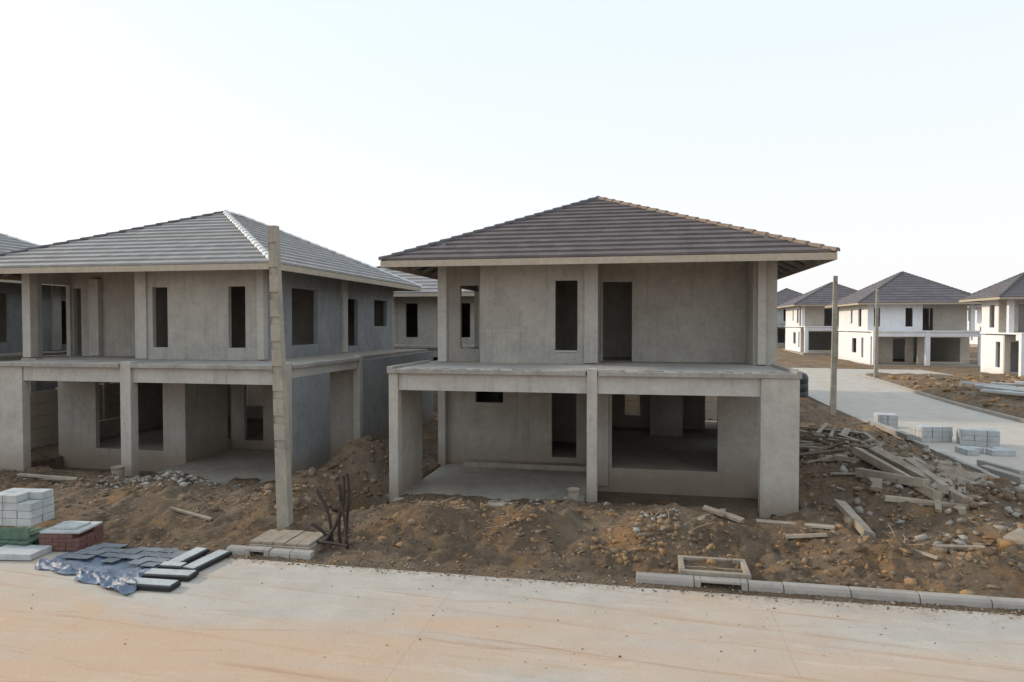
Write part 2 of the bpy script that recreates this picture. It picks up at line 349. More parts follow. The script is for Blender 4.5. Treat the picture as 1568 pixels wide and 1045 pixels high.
def house_left(dx):
    E=empty('unfinished_concrete_house')
    hip_roof(E,-21.45,-10.05,17.3,29.9,6.08,2.45,M_roofL,capF=(M_cap_d,M_cap_l),capmat=M_cap_l,dxc=.42)
    W=MB()
    W.wall('x',-15.32,-11.2,18.4,18.55,3.3,6.15,[(-14.77,-14.25,3.67,5.5),(-12.2,-11.64,3.67,5.5)])
    W.wall('y',18.552,20.1,-15.32,-15.2,3.3,6.15)
    W.wall('x',-19.4,-15.2,20.1,20.25,3.3,6.15,[(-19.2,-18.9,3.3,5.6)])
    W.wall('y',18.7,28.7,-19.4,-19.25,3.3,6.15,[(18.9,20.0,3.3,5.7)])
    W.wall('x',-19.4,-11.05,28.9,29.05,3.3,6.15,[(-17,-16,4,5.5)])
    W.wall('x',-19.2,-11.2,23.3,23.4,3.3,6.0)
    W.wall('x',-18.2,-13.66,18.4,18.55,-.2,3.2,[(-16.83,-14.4,.5,2.75)])
    W.wall('y',18.55,20.5,-13.8,-13.66,-.1,3.2)
    W.wall('x',-13.8,-9.1,20.9,21.05,-.1,3.2,[(-13.3,-12.6,.45,2.7)])
    W.wall('x',-18.2,-13.8,25.5,25.65,.0,3.2,[(-18.1,-17.0,1,2.5),(-16.6,-14.9,1,2.5)])
    W.wall('y',18.55,28.7,-18.2,-18.05,-.2,3.2,[(19,21,1.1,2.6)])
    W.obj('walls',M_wall,E)
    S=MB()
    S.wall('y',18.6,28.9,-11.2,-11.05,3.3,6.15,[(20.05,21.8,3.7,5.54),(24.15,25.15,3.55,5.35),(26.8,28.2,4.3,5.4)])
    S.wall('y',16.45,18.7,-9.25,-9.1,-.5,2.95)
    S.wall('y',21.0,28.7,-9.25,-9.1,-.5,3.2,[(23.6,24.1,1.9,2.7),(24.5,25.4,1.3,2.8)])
    S.obj('side_walls',M_wall_shade,E)
    C=MB()
    C.box(-19.45,-19.15,18.36,18.66,3.322,6.1); C.box(-15.34,-14.95,18.34,18.395,3.322,6.1); C.box(-11.24,-11.02,18.34,18.58,3.322,6.1)
    C.box(-18.42,-18.05,19.9,20.09,3.322,5.9); C.box(-11.06,-10.96,23.65,24.05,3.322,6.1)
    C.box(-18.15,-17.15,16.15,16.4,-.3,3.195); C.box(-13.95,-13.63,16.1,16.38,-.3,3.36); C.box(-9.35,-9.07,16.12,16.44,-.6,3.36)
    C.box(-14.4,-13.64,18.33,18.395,-.1,3.19); C.box(-9.3,-9.06,20.75,20.99,-.3,3.36)
    C.obj('columns',M_col,E,bevel=.008)
    B=MB()
    B.box(-17.15,-13.95,16.2,16.4,2.79,3.2); B.box(-13.63,-9.35,16.2,16.4,2.79,3.2)
    B.box(-9.27,-9.11,16.45,20.74,2.95,3.2); B.box(-18.15,-18.0,16.41,18.39,2.8,3.2)
    B.obj('beams',M_beam,E,bevel=.006)
    B=MB()
    B.box(-18.2,-13.97,16.05,18.39,3.2,3.3); B.box(-13.61,-9.37,16.05,18.33,3.2,3.3); B.box(-13.97,-13.61,16.4,18.33,3.2,3.3)
    B.box(-9.37,-9.04,16.46,20.74,3.2,3.3);
    B.obj('terrace_ledge',M_ledge,E,bevel=.006)
    Fl=MB()
    Fl.box(-13.65,-9.26,16.3,20.89,-.1,.16); Fl.box(-18.04,-13.81,18.56,28.5,.0,.5)
    Fl.box(-13.81,-9.26,21.06,28.5,.0,.45)
    Fl.box(-18.9,-9.38,18.56,28.8,3.203,3.3);Fl.box(-19.45,-18.9,18.3,28.8,3.203,3.3)
    Fl.obj('floor_slabs',M_floor,E)
    E.location.x=dx
    return E
house_left(0); house_left(-12.6)

def far_house(name,x0,y0,w,dep,z,H,wm,accent,rm=M_rooff,flip=False,n=12):
    E=empty(name); x1=x0+w; y1=y0+dep
    hip_roof(E,x0,x1,y0,y1,z+6.0,H,rm,ncourse=n,capmat=M_cap_d,tw=.6)
    a,b=x0+1.2,x1-1.2; f=y0+1.2; bk=y1-1.2
    sa=f+1.66 if flip else f+.16; sb=f+.16 if flip else f+1.66
    def X(t): return a+(b-a)*(1-t if flip else t)
    def rng_(t0,t1): p,q=X(t0),X(t1); return (min(p,q),max(p,q))
    W=MB()
    p,q=rng_(0,.5); o1=rng_(.06,.12); o2=rng_(.36,.43)
    W.wall('x',p,q,f,f+.15,z+3.3,z+6.1,[(*o1,z+3.7,z+5.5),(*o2,z+3.7,z+5.5)])
    yy=[(f+2,f+3,z+3.7,z+5.5),(f+5,f+5.6,z+4,z+5.5)] if dep>9 else [(f+2.2,f+3,z+3.7,z+5.5)]
    W.wall('y',sa,bk,a,a+.15,z+3.3,z+6.1,yy)
    W.wall('y',sb,bk,b-.15,b,z+3.3,z+6.1,[(f+2,f+3.2,z+4,z+5.5)])
    W.wall('x',a+.16,b-.16,bk,bk+.15,z+3.3,z+6.1)
    W.wall('y',f+.76 if flip else f-1.0,bk,a-.02,a+.13,z-.2,z+3.1,[(f+1.2,f+1.9,z+.6,z+2.6)]+([(f+3.5,f+5,z+1,z+2.5)] if dep>9 else []))
    W.wall('y',f+1.2,bk,b-.13,b+.02,z-.2,z+3.1)
    W.wall('x',a+.16,b-.16,bk,bk+.15,z-.2,z+3.1)
    W.obj('walls',wm,E)
    A=MB()
    p,q=rng_(.5,1); o=rng_(.56,.68); A.wall('x',p,q,f+1.5,f+1.65,z+3.3,z+6.1,[(*o,z+3.3,z+5.5)])
    p,q=rng_(.0,.5); o=rng_(.3,.42); A.wall('x',p+.14,q,f+1.6,f+1.75,z-.2,z+3.1,[(*o,z+.2,z+2.5)])
    p,q=rng_(.5,1); o=rng_(.6,.9); A.wall('x',p,q-.14,f+.6,f+.75,z-.2,z+3.1,[(*o,z+.3,z+2.6)])
    A.obj('recessed_walls',accent,E)
    C=MB()
    for t in (0,.5,1):
        x=X(t); x=min(max(x,a+.15),b-.15)
        C.box(x-.2,x+.2,f-1.9,f-1.55,z-.3,z+3.2)
        if t>0: C.box(x-.18,x+.18,f-.05,f+.3 if t==1 else f-.002,z+3.32,z+6.05)
    C.obj('columns',wm,E)
    B=MB(); B.box(a-.08,b+.08,f-1.95,bk+.1,z+3.2,z+3.32); B.box(a+.36,(a+b)/2-.21,f-1.85,f-1.6,z+2.75,z+3.2);B.box((a+b)/2+.21,b-.36,f-1.85,f-1.6,z+2.75,z+3.2)
    B.box(a,a+.15,f-1.5,f-1.02,z+2.75,z+3.2)
    B.obj('beams',wm,E)
    F_=MB(); F_.box(a-.3,b+.3,f-2.2,bk+.3,z-.5,z+.05); F_.obj('floor_slab',M_floor,E)
    return E
far_house('two_storey_house',20.2,71.0,11.8,12.5,.5,3.3,M_white,M_beige)
far_house('two_storey_house',18.2,90,11.7,12.5,.9,3.0,M_white,M_beige,flip=True)
far_house('two_storey_house',16.8,112,11.7,12,1.3,3.0,M_block,M_white)
far_house('two_storey_house',25.9,56.8,6.6,6.7,.45,2.0,M_white,M_beige,flip=True)
far_house('two_storey_house',50,118,12,12,1.3,3.0,M_white,M_beige)
far_house('two_storey_house',-19.2,33.5,12.0,12.5,.0,2.5,M_wall,M_wall_shade,rm=M_roofL,flip=True)
far_house('two_storey_house',-32.5,33.5,12.0,12.5,.0,2.5,M_wall,M_wall_shade,rm=M_roofL)
far_house('two_storey_house',-6,36.5,11.6,12.5,.0,2.5,M_wall,M_wall_shade,rm=M_rooff)

# ------------------------------------------------------------------ terrain
def ss(a,b,x):
    t=min(max((x-a)/(b-a),0),1); return t*t*(3-2*t)
def zr(y): return .4*ss(38,60,y)+.4*ss(70,110,y)
def gauss(x,y,cx,cy,sx,sy): return math.exp(-((x-cx)/sx)**2-((y-cy)/sy)**2)
foot=[(-5.9,3.0,15.9,28.6),(-18.0,-9.25,16.7,28.6),(-31,-21.8,16.7,28.6)]
def inside(x,y,m=0):
    return any(a-m<x<b+m and c-m<y<d+m for a,b,c,d in foot)
def h(x,y):
    if y<11.2: return -.14 if y>-9 else -.05
    n=mn.fractal(Vector((x*.55,y*.55,3.1)),1,2.1,5); n2=mn.fractal(Vector((x*2.3,y*2.3,9.1)),.8,2.1,4)
    z=zr(y)
    edge=ss(11.35,12.1,y)
    b=.07+.14*ss(11.9,13.6,y)
    b+=.32*gauss(x,y,-2.6,14.2,2.9,.95)+.26*gauss(x,y,2.2,14.1,2.0,.9)+.12*gauss(x,y,-12,14.4,6,1)
    b+=.36*gauss(x,y,-4.2,13.2,.8,.5)+.33*gauss(x,y,.0,13.1,.8,.55)+.28*gauss(x,y,-2.2,13.4,.6,.45)+.42*gauss(x,y,-8.0,13.9,.8,.6)+.22*gauss(x,y,-9.9,13.5,.8,.5)
    b+=.26*gauss(x,y,3.9,12.9,.7,.45)+.28*gauss(x,y,5.8,12.6,.8,.45)+.3*gauss(x,y,7.4,13.0,.8,.5)
    b+=.95*gauss(x,y,-7.6,17.6,.9,1.3)+.5*gauss(x,y,-8.1,15.2,.6,.7)-1.25*gauss(x,y,-6.65,15.35,.5,.75)-.3*gauss(x,y,-6.5,14.5,.45,.5)
    b+=.22*gauss(x,y,-11.8,15.0,1.5,.5)
    b+=.55*gauss(x,y,5.6,17.5,1.9,3.6)+.5*gauss(x,y,6.4,22.5,1.8,6)+.35*gauss(x,y,7.2,15.4,1.2,1.4)
    b+=.5*gauss(x,y,21,42,5,4)+.35*gauss(x,y,19,36,1.5,2)
    amp=.12+.08*gauss(x,y,0,14,14,3)
    v=z+b+n*amp+n2*.075
    if y<40 and -24<x<12 and not inside(x,y,.2):
        wx=x+.10*mn.noise(Vector((x*4,y*4,0))); wy=y+.10*mn.noise(Vector((x*4,y*4,7)))
        d=mn.voronoi(Vector((wx*2.6,wy*2.6,0)))[0]; d2=mn.voronoi(Vector((wx*6,wy*6,3)))[0]
        msk=min(1,max(0,.5+2.4*mn.noise(Vector((x*.7,y*.8,11)))))
        v+=(.14*max(0,(d[1]-d[0]))*msk+.06*max(0,(d2[1]-d2[0]))*(.3+.7*msk))*1.5-.04
    v=z+.03+(v-z-.03)*edge if y<12.2 else v
    if y<11.75: v=-.14+(v+.14)*ss(11.2,11.5,y)
    k=ss(9.0,9.7,x)*(1-ss(16.5,17.3,x))*(1-ss(66,68,y))
    k2=ss(57.5,58.2,y)*(1-ss(66,67,y))*ss(9.5,9.9,x)*(1-ss(23.5,24.5,x))
    k=max(k,k2)
    v=v*(1-k)+(z-.16)*k
    if inside(x,y): v=min(v,-.15)
    elif inside(x,y,.35) and x>-5.95: v=min(v,.22+n2*.05)
    if y>60 and k<.5: v=z+.08+n*.1
    if abs(x)>60 or y>130: v=min(v,z+.05)
    return v
xs=np.concatenate([[-2500,-1200,-600,-300,-150,-80,-50],np.arange(-40,-20,1.0),np.arange(-20,10.5,.065),np.arange(10.5,40,.6),[42,46,52,60,80,120,200,400,900,2500]])
ys=np.concatenate([[-800,-200,-60,-12,-9.1,-8.9,0,8,11.0],np.arange(11.2,16.5,.065),np.arange(16.5,21,.12),np.arange(21,30,.22),np.arange(30,70,.6),np.arange(70,130,4),[150,220,400,900,3000]])
verts=[(x,y,h(x,y)) for y in ys for x in xs]
nx=len(xs); ny=len(ys)
faces=[(j*nx+i,j*nx+i+1,(j+1)*nx+i+1,(j+1)*nx+i) for j in range(ny-1) for i in range(nx-1)]
me=bpy.data.meshes.new('ground'); me.from_pydata([(float(a),float(b),float(c)) for a,b,c in verts],[],faces); me.materials.append(M_soil)
me.polygons.foreach_set('use_smooth',[True]*len(me.polygons))
g=bpy.data.objects.new('ground',me); COL.objects.link(g)

def road_strip(name,x0,x1,y0,y1,n=1,zoff=0,mat=M_road):
    m=MB()
    for j in range(n):
        a=y0+(y1-y0)*j/n; b=y0+(y1-y0)*(j+1)/n
        k=len(m.v); za,zb=zr(a)+zoff,zr(b)+zoff
        m.v+=[(x0,a,za),(x1,a,za),(x1,b,zb),(x0,b,zb)]; m.f.append((k,k+1,k+2,k+3))
        k=len(m.v); m.v+=[(x0,a,za),(x0,b,zb),(x0,b,zb-.15),(x0,a,za-.15),(x1,a,za),(x1,b,zb),(x1,b,zb-.15),(x1,a,za-.15)]
        m.f+=[(k,k+1,k+2,k+3),(k+4,k+5,k+6,k+7)]
    return m.obj(name,mat,fixn=False)
road_strip('main_road',-140,90,-9,11.5)
road_strip('side_road',9.75,16.5,11.5,68,60,mat=M_road2)
road_strip('cross_road',16.5,24,58.3,66,4,mat=M_road2)

# ------------------------------------------------------------------ clods & stones
t=(1+5**.5)/2
IV=np.array([(-1,t,0),(1,t,0),(-1,-t,0),(1,-t,0),(0,-1,t),(0,1,t),(0,-1,-t),(0,1,-t),(t,0,-1),(t,0,1),(-t,0,-1),(-t,0,1)],float); IV/=np.linalg.norm(IV[0])
IF=np.array([(0,11,5),(0,5,1),(0,1,7),(0,7,10),(0,10,11),(1,5,9),(5,11,4),(11,10,2),(10,7,6),(7,1,8),(3,9,4),(3,4,2),(3,2,6),(3,6,8),(3,8,9),(4,9,5),(2,4,11),(6,2,10),(8,6,7),(9,8,1)])
def rocks(name,P,S,colors,mat=M_clod,jit=.38,flat=.65):
    n=len(P); P=np.array(P);S=np.array(S);C=np.array(colors)
    V=IV[None]*(1+rng.uniform(-jit,jit,(n,12,1)))+rng.uniform(-.2,.2,(n,12,3))
    V=V*rng.uniform(.55,1.35,(n,1,3))*np.array([1,1,flat])
    a=rng.uniform(0,2*np.pi,n); ca,sa=np.cos(a),np.sin(a); b=rng.uniform(-.6,.6,n); cb,sb=np.cos(b),np.sin(b)
    x,y,z=V[...,0],V[...,1],V[...,2]
    y,z=y*cb[:,None]-z*sb[:,None],y*sb[:,None]+z*cb[:,None]
    x,y=x*ca[:,None]-y*sa[:,None],x*sa[:,None]+y*ca[:,None]
    V=np.stack([x,y,z],-1)*S[:,None,None]+P[:,None,:]
    F=(IF[None]+(np.arange(n)*12)[:,None,None]).reshape(-1,3)
    me=bpy.data.meshes.new(name); me.vertices.add(n*12); me.vertices.foreach_set('co',V.reshape(-1))
    me.loops.add(F.size); me.loops.foreach_set('vertex_index',F.reshape(-1))
    me.polygons.add(len(F)); me.polygons.foreach_set('loop_start',np.arange(len(F))*3); me.polygons.foreach_set('loop_total',np.full(len(F),3))
    me.update(calc_edges=True)
    at=me.attributes.new('col','FLOAT_COLOR','POINT')
    cc=np.concatenate([C,np.ones((n,1))],1); at.data.foreach_set('color',np.repeat(cc,12,0).reshape(-1))
    me.materials.append(mat)
    o=bpy.data.objects.new(name,me); COL.objects.link(o); return o
brown=[(.23,.165,.11),(.28,.21,.145),(.18,.128,.087),(.35,.275,.19)]
orange=[(.42,.25,.12),(.37,.225,.115),(.47,.30,.16)]
grey=[(.42,.39,.34),(.50,.47,.42),(.33,.30,.26)]
def pick(l,v=.12):
    c=random.choice(l); f=1+random.uniform(-v,v); return tuple(x*f for x in c)
P=[];S=[];C=[]
def put(x,y,s,c,sink=-.12):
    if inside(x,y,.05): return
    if 9.4<x<16.8 and s>.04: return
    P.append((x,y,h(x,y)+s*sink)); S.append(s); C.append(c)
for _ in range(11000):
    y=11.6+random.random()**1.1*4.6; x=random.uniform(-19,9.3)
    s=.010+.055*random.random()**4.5
    d=mn.noise(Vector((x*.8,y*.8,1)))
    o=mn.noise(Vector((x*.5+7,y*.9,4)))
    if d<-.05 and random.random()<.65: continue
    put(x,y,s,pick(orange) if o>.15 and random.random()<.5 else pick(brown))
for _ in range(3000):
    x=random.uniform(3.4,9.6); y=random.uniform(12,34); s=.015+.085*random.random()**4.5
    put(x,y,s,pick(brown) if random.random()<.8 else pick(orange+grey))
for _ in range(700):
    x=random.uniform(-9,-6.1); y=random.uniform(14.5,22); put(x,y,.02+.10*random.random()**3,pick(brown))
for cx,cy,n,sp,pal,sm in [(-2.6,13.2,110,.7,orange+brown,.07),(.3,13.0,200,.5,orange+brown+[(.45,.4,.33)],.08),(-.4,12.6,120,.6,orange+brown,.07),
        (-5.0,12.9,90,.7,orange+brown,.07),(3.6,12.9,140,.9,orange+brown,.08),(5.8,12.6,150,.9,orange+brown,.10),(-7.7,13.8,120,.5,orange+brown,.11),(2.4,12.5,80,.6,brown+orange,.07),
        (-3.7,13.9,70,.8,orange+brown,.07),(6.5,14.2,130,1.2,brown+grey,.12),(-9.0,14.0,70,.5,brown,.12),(5,19,90,1.2,brown+grey,.12),(7.5,13.0,140,1.0,orange+brown,.11)]:
    for _ in range(n):
        put(random.gauss(cx,sp),min(max(random.gauss(cy,sp*.55),11.7),15.3 if cx<4 else 30),.02+sm*random.random()**3,pick(pal))
rocks('soil_clods',P,S,C)
P=[];S=[];C=[]
for _ in range(1200):
    x=random.uniform(17,30); y=random.uniform(30,56); s=.05+.22*random.random()**4
    P.append((x,y,h(x,y)+s*.1));S.append(s);C.append(pick(brown+orange))
rocks('dirt_heap',P,S,C)
def rubble(name,cx,cy,n,spx,spy,smin,smax,pal,pile=.0):
    P.clear();S.clear();C.clear()
    for _ in range(n):
        x=random.gauss(cx,spx);y=random.gauss(cy,spy); s=smin+(smax-smin)*random.random()**2.5
        r=math.hypot((x-cx)/spx,(y-cy)/spy)
        zz=h(x,y) if not inside(x,y) else .2
        P.append((x,y,zz+s*.3+pile*max(0,1-r/1.6)*random.random()));S.append(s);C.append(pick(pal))
    return rocks(name,P,S,C,jit=.35,flat=.6)
rubble('rubble_pile',-11.6,15.3,420,.65,.33,.02,.10,grey+[(.3,.26,.21)],.25)
rubble('rubble_pile',-13.4,14.6,120,.6,.3,.02,.07,grey+brown,.12)
rubble('rubble_pile',.35,13.7,70,.3,.25,.02,.09,grey+brown,.05)
rubble('rubble_pile',6.0,15.6,170,1.0,1.4,.03,.15,grey+brown,.15)
rubble('rubble_pile',7.9,15.8,170,.7,1.8,.03,.16,grey+brown,.15)
rubble('rubble_pile',6.3,21.5,200,1.4,3,.03,.18,grey+brown,.15)
rubble('rubble_pile',-2.0,15.0,60,.8,.2,.02,.10,grey+brown,.05)
P=[];S=[];C=[]
for _ in range(3600):
    x=random.uniform(-14,9.5); y=random.gauss(11.5,.13); s=.007+.018*random.random()**3
    P.append((x,y,max(0,h(x,y))+s*.3));S.append(s);C.append(pick(grey+brown+[(.36,.32,.27)]))
for _ in range(500):
    x=random.uniform(-13,9.5); y=11.4-3.4*random.random()**1.8; s=.005+.012*random.random()**4
    P.append((x,y,s*.3));S.append(s);C.append(pick(brown))
rocks('gravel_edge',P,S,C)

# ------------------------------------------------------------------ kerbs
def kerb(name,x0,segs,holes=()):
    m=MB(); x=x0
    for i,L in enumerate(segs):
        y0=11.50+random.uniform(-.012,.012); dz=random.uniform(-.008,.008)
        a,b=x+.006,x+L-.006; z0=-.05; z1=.16+dz
        pr=[(y0,z0),(y0+.02,.11),(y0+.05,z1),(y0+.20,z1),(y0+.20,z0)]
        n=len(m.v)
        if i in holes:
            m.box(a,a+.10,y0+.01,y0+.20,z0,z1); m.box(b-.10,b,y0+.01,y0+.20,z0,z1); m.box(a+.101,b-.101,y0+.01,y0+.20,.115,z1)
            m.box(a+.101,b-.101,y0+.17,y0+.20,z0,.11)
        else:
            for xx in (a,b): m.v+=[(xx,p[0],p[1]) for p in pr]
            for k in range(5): m.f.append((n+k,n+(k+1)%5,n+5+(k+1)%5,n+5+k))
            m.f.append((n,n+1,n+2,n+3,n+4)); m.f.append((n+9,n+8,n+7,n+6,n+5))
        x+=L
    if holes:
        pass
    o=m.obj(name,M_kerb,bevel=.012); return o
k1=kerb('concrete_kerb',-7.75,[.40,.5,.42,.42],holes=(1,))
k2=kerb('concrete_kerb',-.13,[.95,.85,.55]+[1.0]*9,holes=(1,))
m=MB(); m.box(-7.24,-6.97,11.655,11.66,.0,.11); m.obj('inlet_throat_shade',M_dark,k1)  # dark sheet painting the shade inside the kerb slot
m=MB(); m.box(.93,1.56,11.655,11.66,.0,.11); m.obj('inlet_throat_shade',M_dark,k2)  # same painted slot shade for the right kerb
m=MB(); y=13.5
while y<33:
    L=1.0; m.obox((9.58+random.uniform(-.03,.03),y+L/2,.04+random.uniform(-.01,.02)),(.17,L-.02,.26),random.uniform(-.02,.02)); y+=L+ (random.random()<.12)*1.2
m.obj('roadside_kerb',M_kerb,bevel=.015)
m=MB(); y=24
while y<58:
    m.obox((16.6,y+.5,zr(y)+.05),(.17,.98,.22)); y+=1.0
m.obj('roadside_kerb',M_kerb,bevel=.015)

E=empty('drain_inlet'); m=MB()
x0,x1,y0,y1=.60,1.75,11.74,12.5
m.box(x0,x1,y0,y0+.09,-.1,.22);m.box(x0,x1,y1-.09,y1,-.1,.23);m.box(x0,x0+.09,y0+.091,y1-.091,-.1,.225);m.box(x1-.09,x1,y0+.091,y1-.091,-.1,.225)
m.obj('frame',M_rub,E,bevel=.012)
m=MB();m.box(x0+.1,x1-.1,y0+.36,y0+.39,.13,.17);m.obj('grate_bars',M_wood,E)
m=MB();m.box(x0+.095,x1-.095,y0+.095,y1-.095,.0,.02);m.obj('pit_shade',M_dark,E)  # dark sheet, shade of the pit floor put into the colour
E=empty('drain_inlet'); m=MB()
m.box(-7.4,-6.15,11.74,12.55,-.1,.17); m.obj('box',M_rub,E,bevel=.015)
m=MB()
for i in range(5): m.box(-7.42+i*.25,-7.42+i*.25+.235,11.78,12.56,.173,.215+.006*(i%3))
m.obj('cover_planks',M_rub,E,bevel=.005)

# ------------------------------------------------------------------ poles
def pole(name,base,top,w0,w1,nseg=16):
    bm=bmesh.new(); base=Vector(base);top=Vector(top); rings=[]
    for i in range(nseg+1):
        tt=i/nseg; c=base.lerp(top,tt); w=(w0+(w1-w0)*tt)/2
        rings.append([bm.verts.new((c.x+sx*w,c.y+sy*w*.8,c.z)) for sx,sy in ((-1,-1),(1,-1),(1,1),(-1,1))])
    fr=[]
    for i in range(nseg):
        for k in range(4):
            f=bm.faces.new((rings[i][k],rings[i][(k+1)%4],rings[i+1][(k+1)%4],rings[i+1][k]))
            if k in (0,2) and i%3==1 and i>nseg*.3: fr.append(f)
    bm.faces.new(rings[-1]); bm.faces.new(rings[0][::-1])
    bmesh.ops.inset_individual(bm,faces=fr,thickness=w1*.36,depth=0)
    bmesh.ops.inset_individual(bm,faces=fr,thickness=.002,depth=-.03)
    bmesh.ops.recalc_face_normals(bm,faces=bm.faces)
    me=bpy.data.meshes.new(name); bm.to_mesh(me); bm.free(); me.materials.append(M_pole)
    o=bpy.data.objects.new(name,me); COL.objects.link(o)
    return o
pole('concrete_utility_pole',(-7.30,12.95,-.4),(-7.52,12.92,6.39),.27,.18,40)
pole('concrete_utility_pole',(8.7,34.3,-.4),(8.75,34.3,6.65),.26,.17,24)
pole('concrete_utility_pole',(16.9,55.0,.0),(16.95,55.0,7.0),.26,.17,24)

def fence(name,axis,a0,a1,b,z0,hh):
    E=empty(name); p=MB(); q=MB(); n=round((a1-a0)/2.0)
    for i in range(n+1):
        a=a0+(a1-a0)*i/n
        if axis=='x': q.box(a-.09,a+.09,b-.09,b+.09,z0-.3,z0+hh+.05)
        else: q.box(b-.09,b+.09,a-.09,a+.09,z0-.3,z0+hh+.05)
        if i<n:
            a2=a0+(a1-a0)*(i+1)/n
            for k in range(5):
                zz=z0+k*hh/5
                if axis=='x': p.box(a+.09,a2-.09,b-.03,b+.03,zz+.01,zz+hh/5-.006)
                else: p.box(b-.03,b+.03,a+.09,a2-.09,zz+.01,zz+hh/5-.006)
    p.obj('panels',M_fence,E,bevel=.008); q.obj('posts',M_fence,E)
fence('precast_boundary_wall','y',16.5,30.5,-20.2,0,2.1)
fence('precast_boundary_wall','x',-34,6,31.2,.1,2.1)

# ------------------------------------------------------------------ tarp, panels, stacks
bm=bmesh.new(); nu,nv=90,60; c00,c10,c11,c01=Vector((-10.75,10.35,0)),Vector((-8.10,9.45,0)),Vector((-8.6,11.5,0)),Vector((-10.75,11.45,0))
vv=[]
for j in range(nv+1):
    for i in range(nu+1):
        u,v=i/nu,j/nv; e=min(u,1-u,v,1-v)
        p=(c00.lerp(c10,u)).lerp(c01.lerp(c11,u),v)
        wob=mn.noise(Vector((u*5,v*5,2)))*.22*(1-min(e*5,1))
        p.x+=wob; p.y+=mn.noise(Vector((u*6,v*4,7)))*.22*(1-min(e*5,1))
        r=abs(mn.noise(Vector((p.x*2.2,p.y*2.8,1))))*.04+abs(mn.noise(Vector((p.x*7,p.y*5,4))))*.03
        rid=lambda a,b_:max(0,1-abs(mn.noise(Vector((a,b_,3))))*5)
        fold=(.07*math.exp(-((u-.88)/.08)**2)+.08*math.exp(-((v-.13)/.10)**2))*rid(u*9+v*3,v*9)
        vv.append(bm.verts.new((p.x,p.y,.006+r+fold)))
for j in range(nv):
    for i in range(nu): bm.faces.new((vv[j*(nu+1)+i],vv[j*(nu+1)+i+1],vv[(j+1)*(nu+1)+i+1],vv[(j+1)*(nu+1)+i]))
me=bpy.data.meshes.new('blue_tarpaulin'); bm.to_mesh(me); bm.free(); me.materials.append(M_tarp)
for p in me.polygons: p.use_smooth=True
o=bpy.data.objects.new('blue_tarpaulin',me); COL.objects.link(o)
m=MB()
for r in range(4):
    for c in range(7):
        if random.random()<.08: continue
        m.obox((-10.4+c*.29+r*.04,10.78+r*.22-.02*c,.07+.008*((r+c)%3)),(.27,.20,.012),random.uniform(-.08,.08)-.05,random.uniform(-.03,.03),random.uniform(-.03,.03))
m.obj('slate_roof_tiles',M_slate,bevel=.003)
E=empty('roof_panel_stack'); top=MB(); low=MB()
for (x,y,L,w,a) in [(-8.02,9.88,.82,.20,.03),(-8.02,10.33,.82,.20,.08),(-8.25,10.70,.42,.15,.05),(-8.30,11.15,.85,.20,1.55),(-7.82,11.05,.95,.20,1.50)]:
    low.obox((x+.03,y-.02,.05),(L*1.05,w*1.45,.06),a); top.obox((x,y+.015,.088),(L,w*1.12,.014),a,.03)
low.obj('dark_edges',M_dark,E); top.obj('grey_faces',M_block,E,bevel=.003)
def stack(name,c,cols,rows,layers,bs,mat,rz=0,topmat=None):
    E=empty(name); m=MB(); R=Matrix.Rotation(rz,3,'Z')
    for l in range(layers):
        for i in range(cols):
            for j in range(rows):
                if l==layers-1 and random.random()<.15: continue
                q=R@Vector(((i-(cols-1)/2)*bs[0],(j-(rows-1)/2)*bs[1],0))
                m.obox((c[0]+q.x+random.uniform(-.01,.01),c[1]+q.y+random.uniform(-.01,.01),c[2]+bs[2]*(l+.5)),(bs[0]*.965,bs[1]*.965,bs[2]*.96),rz+random.uniform(-.015,.015))
    m.obj('blocks',mat,E,bevel=.006)
    if topmat:
        t_=MB(); t_.obox((c[0],c[1],c[2]+bs[2]*layers+.03),(cols*bs[0]*.97,rows*bs[1]*.97,.04),rz+.04); t_.obox((c[0],c[1],c[2]+bs[2]*layers+.075),(cols*bs[0]*.6,rows*bs[1]*.6,.04),rz-.04); t_.obj('top_board',topmat,E,bevel=.004)
    return E
stack('red_tile_stack',(-11.05,11.45,.02),6,3,4,(.135,.24,.08),M_brick,.12,M_block)
E=stack('aerated_block_stack',(-12.1,11.35,.45),3,2,4,(.30,.30,.15),M_block,.1)
m=MB()
for i in range(4):
    m.obox((-12.1,11.0+i*.22,.09),(1.0,.10,.14),.1)
for i in range(5): m.obox((-12.1+(i-2)*.21,11.35,.19),(.18,.9,.04),.1)
m.obox((-12.1,10.98,.33),(1.0,.05,.22),.1)
m.obj('pallet',M_woodg,E,bevel=.004)
m=MB(); m.obox((-11.55,10.75,.07),(.9,.55,.12),.15,jit=.01); m.obox((-12.3,10.55,.06),(.7,.5,.11),-.05,jit=.01); m.obj('concrete_paving_slab',M_block,bevel=.01)
def bucket(x,y,z,r=.13,hh=.3):
    bm=bmesh.new(); n=20; prof=[(r*.85,0),(r*.95,hh*.6),(r,hh*.9),(r*1.06,hh*.92),(r*1.06,hh),(r*.95,hh),(r*.9,hh*.75),(0.001,hh*.75)]
    rr=[[bm.verts.new((x+a*math.cos(6.2832*k/n),y+a*math.sin(6.2832*k/n),z+b)) for k in range(n)] for a,b in prof]
    for i in range(len(rr)-1):
        for k in range(n): bm.faces.new((rr[i][k],rr[i][(k+1)%n],rr[i+1][(k+1)%n],rr[i+1][k]))
    me=bpy.data.meshes.new('bucket'); bm.to_mesh(me); bm.free(); me.materials.append(M_rub)
    for p in me.polygons: p.use_smooth=True
    o=bpy.data.objects.new('cement_bucket',me); COL.objects.link(o)
bucket(-1.55,15.2,h(-1.55,15.2)-.02); bucket(-13.7,15.7,h(-13.7,15.7)-.02,.16,.32)

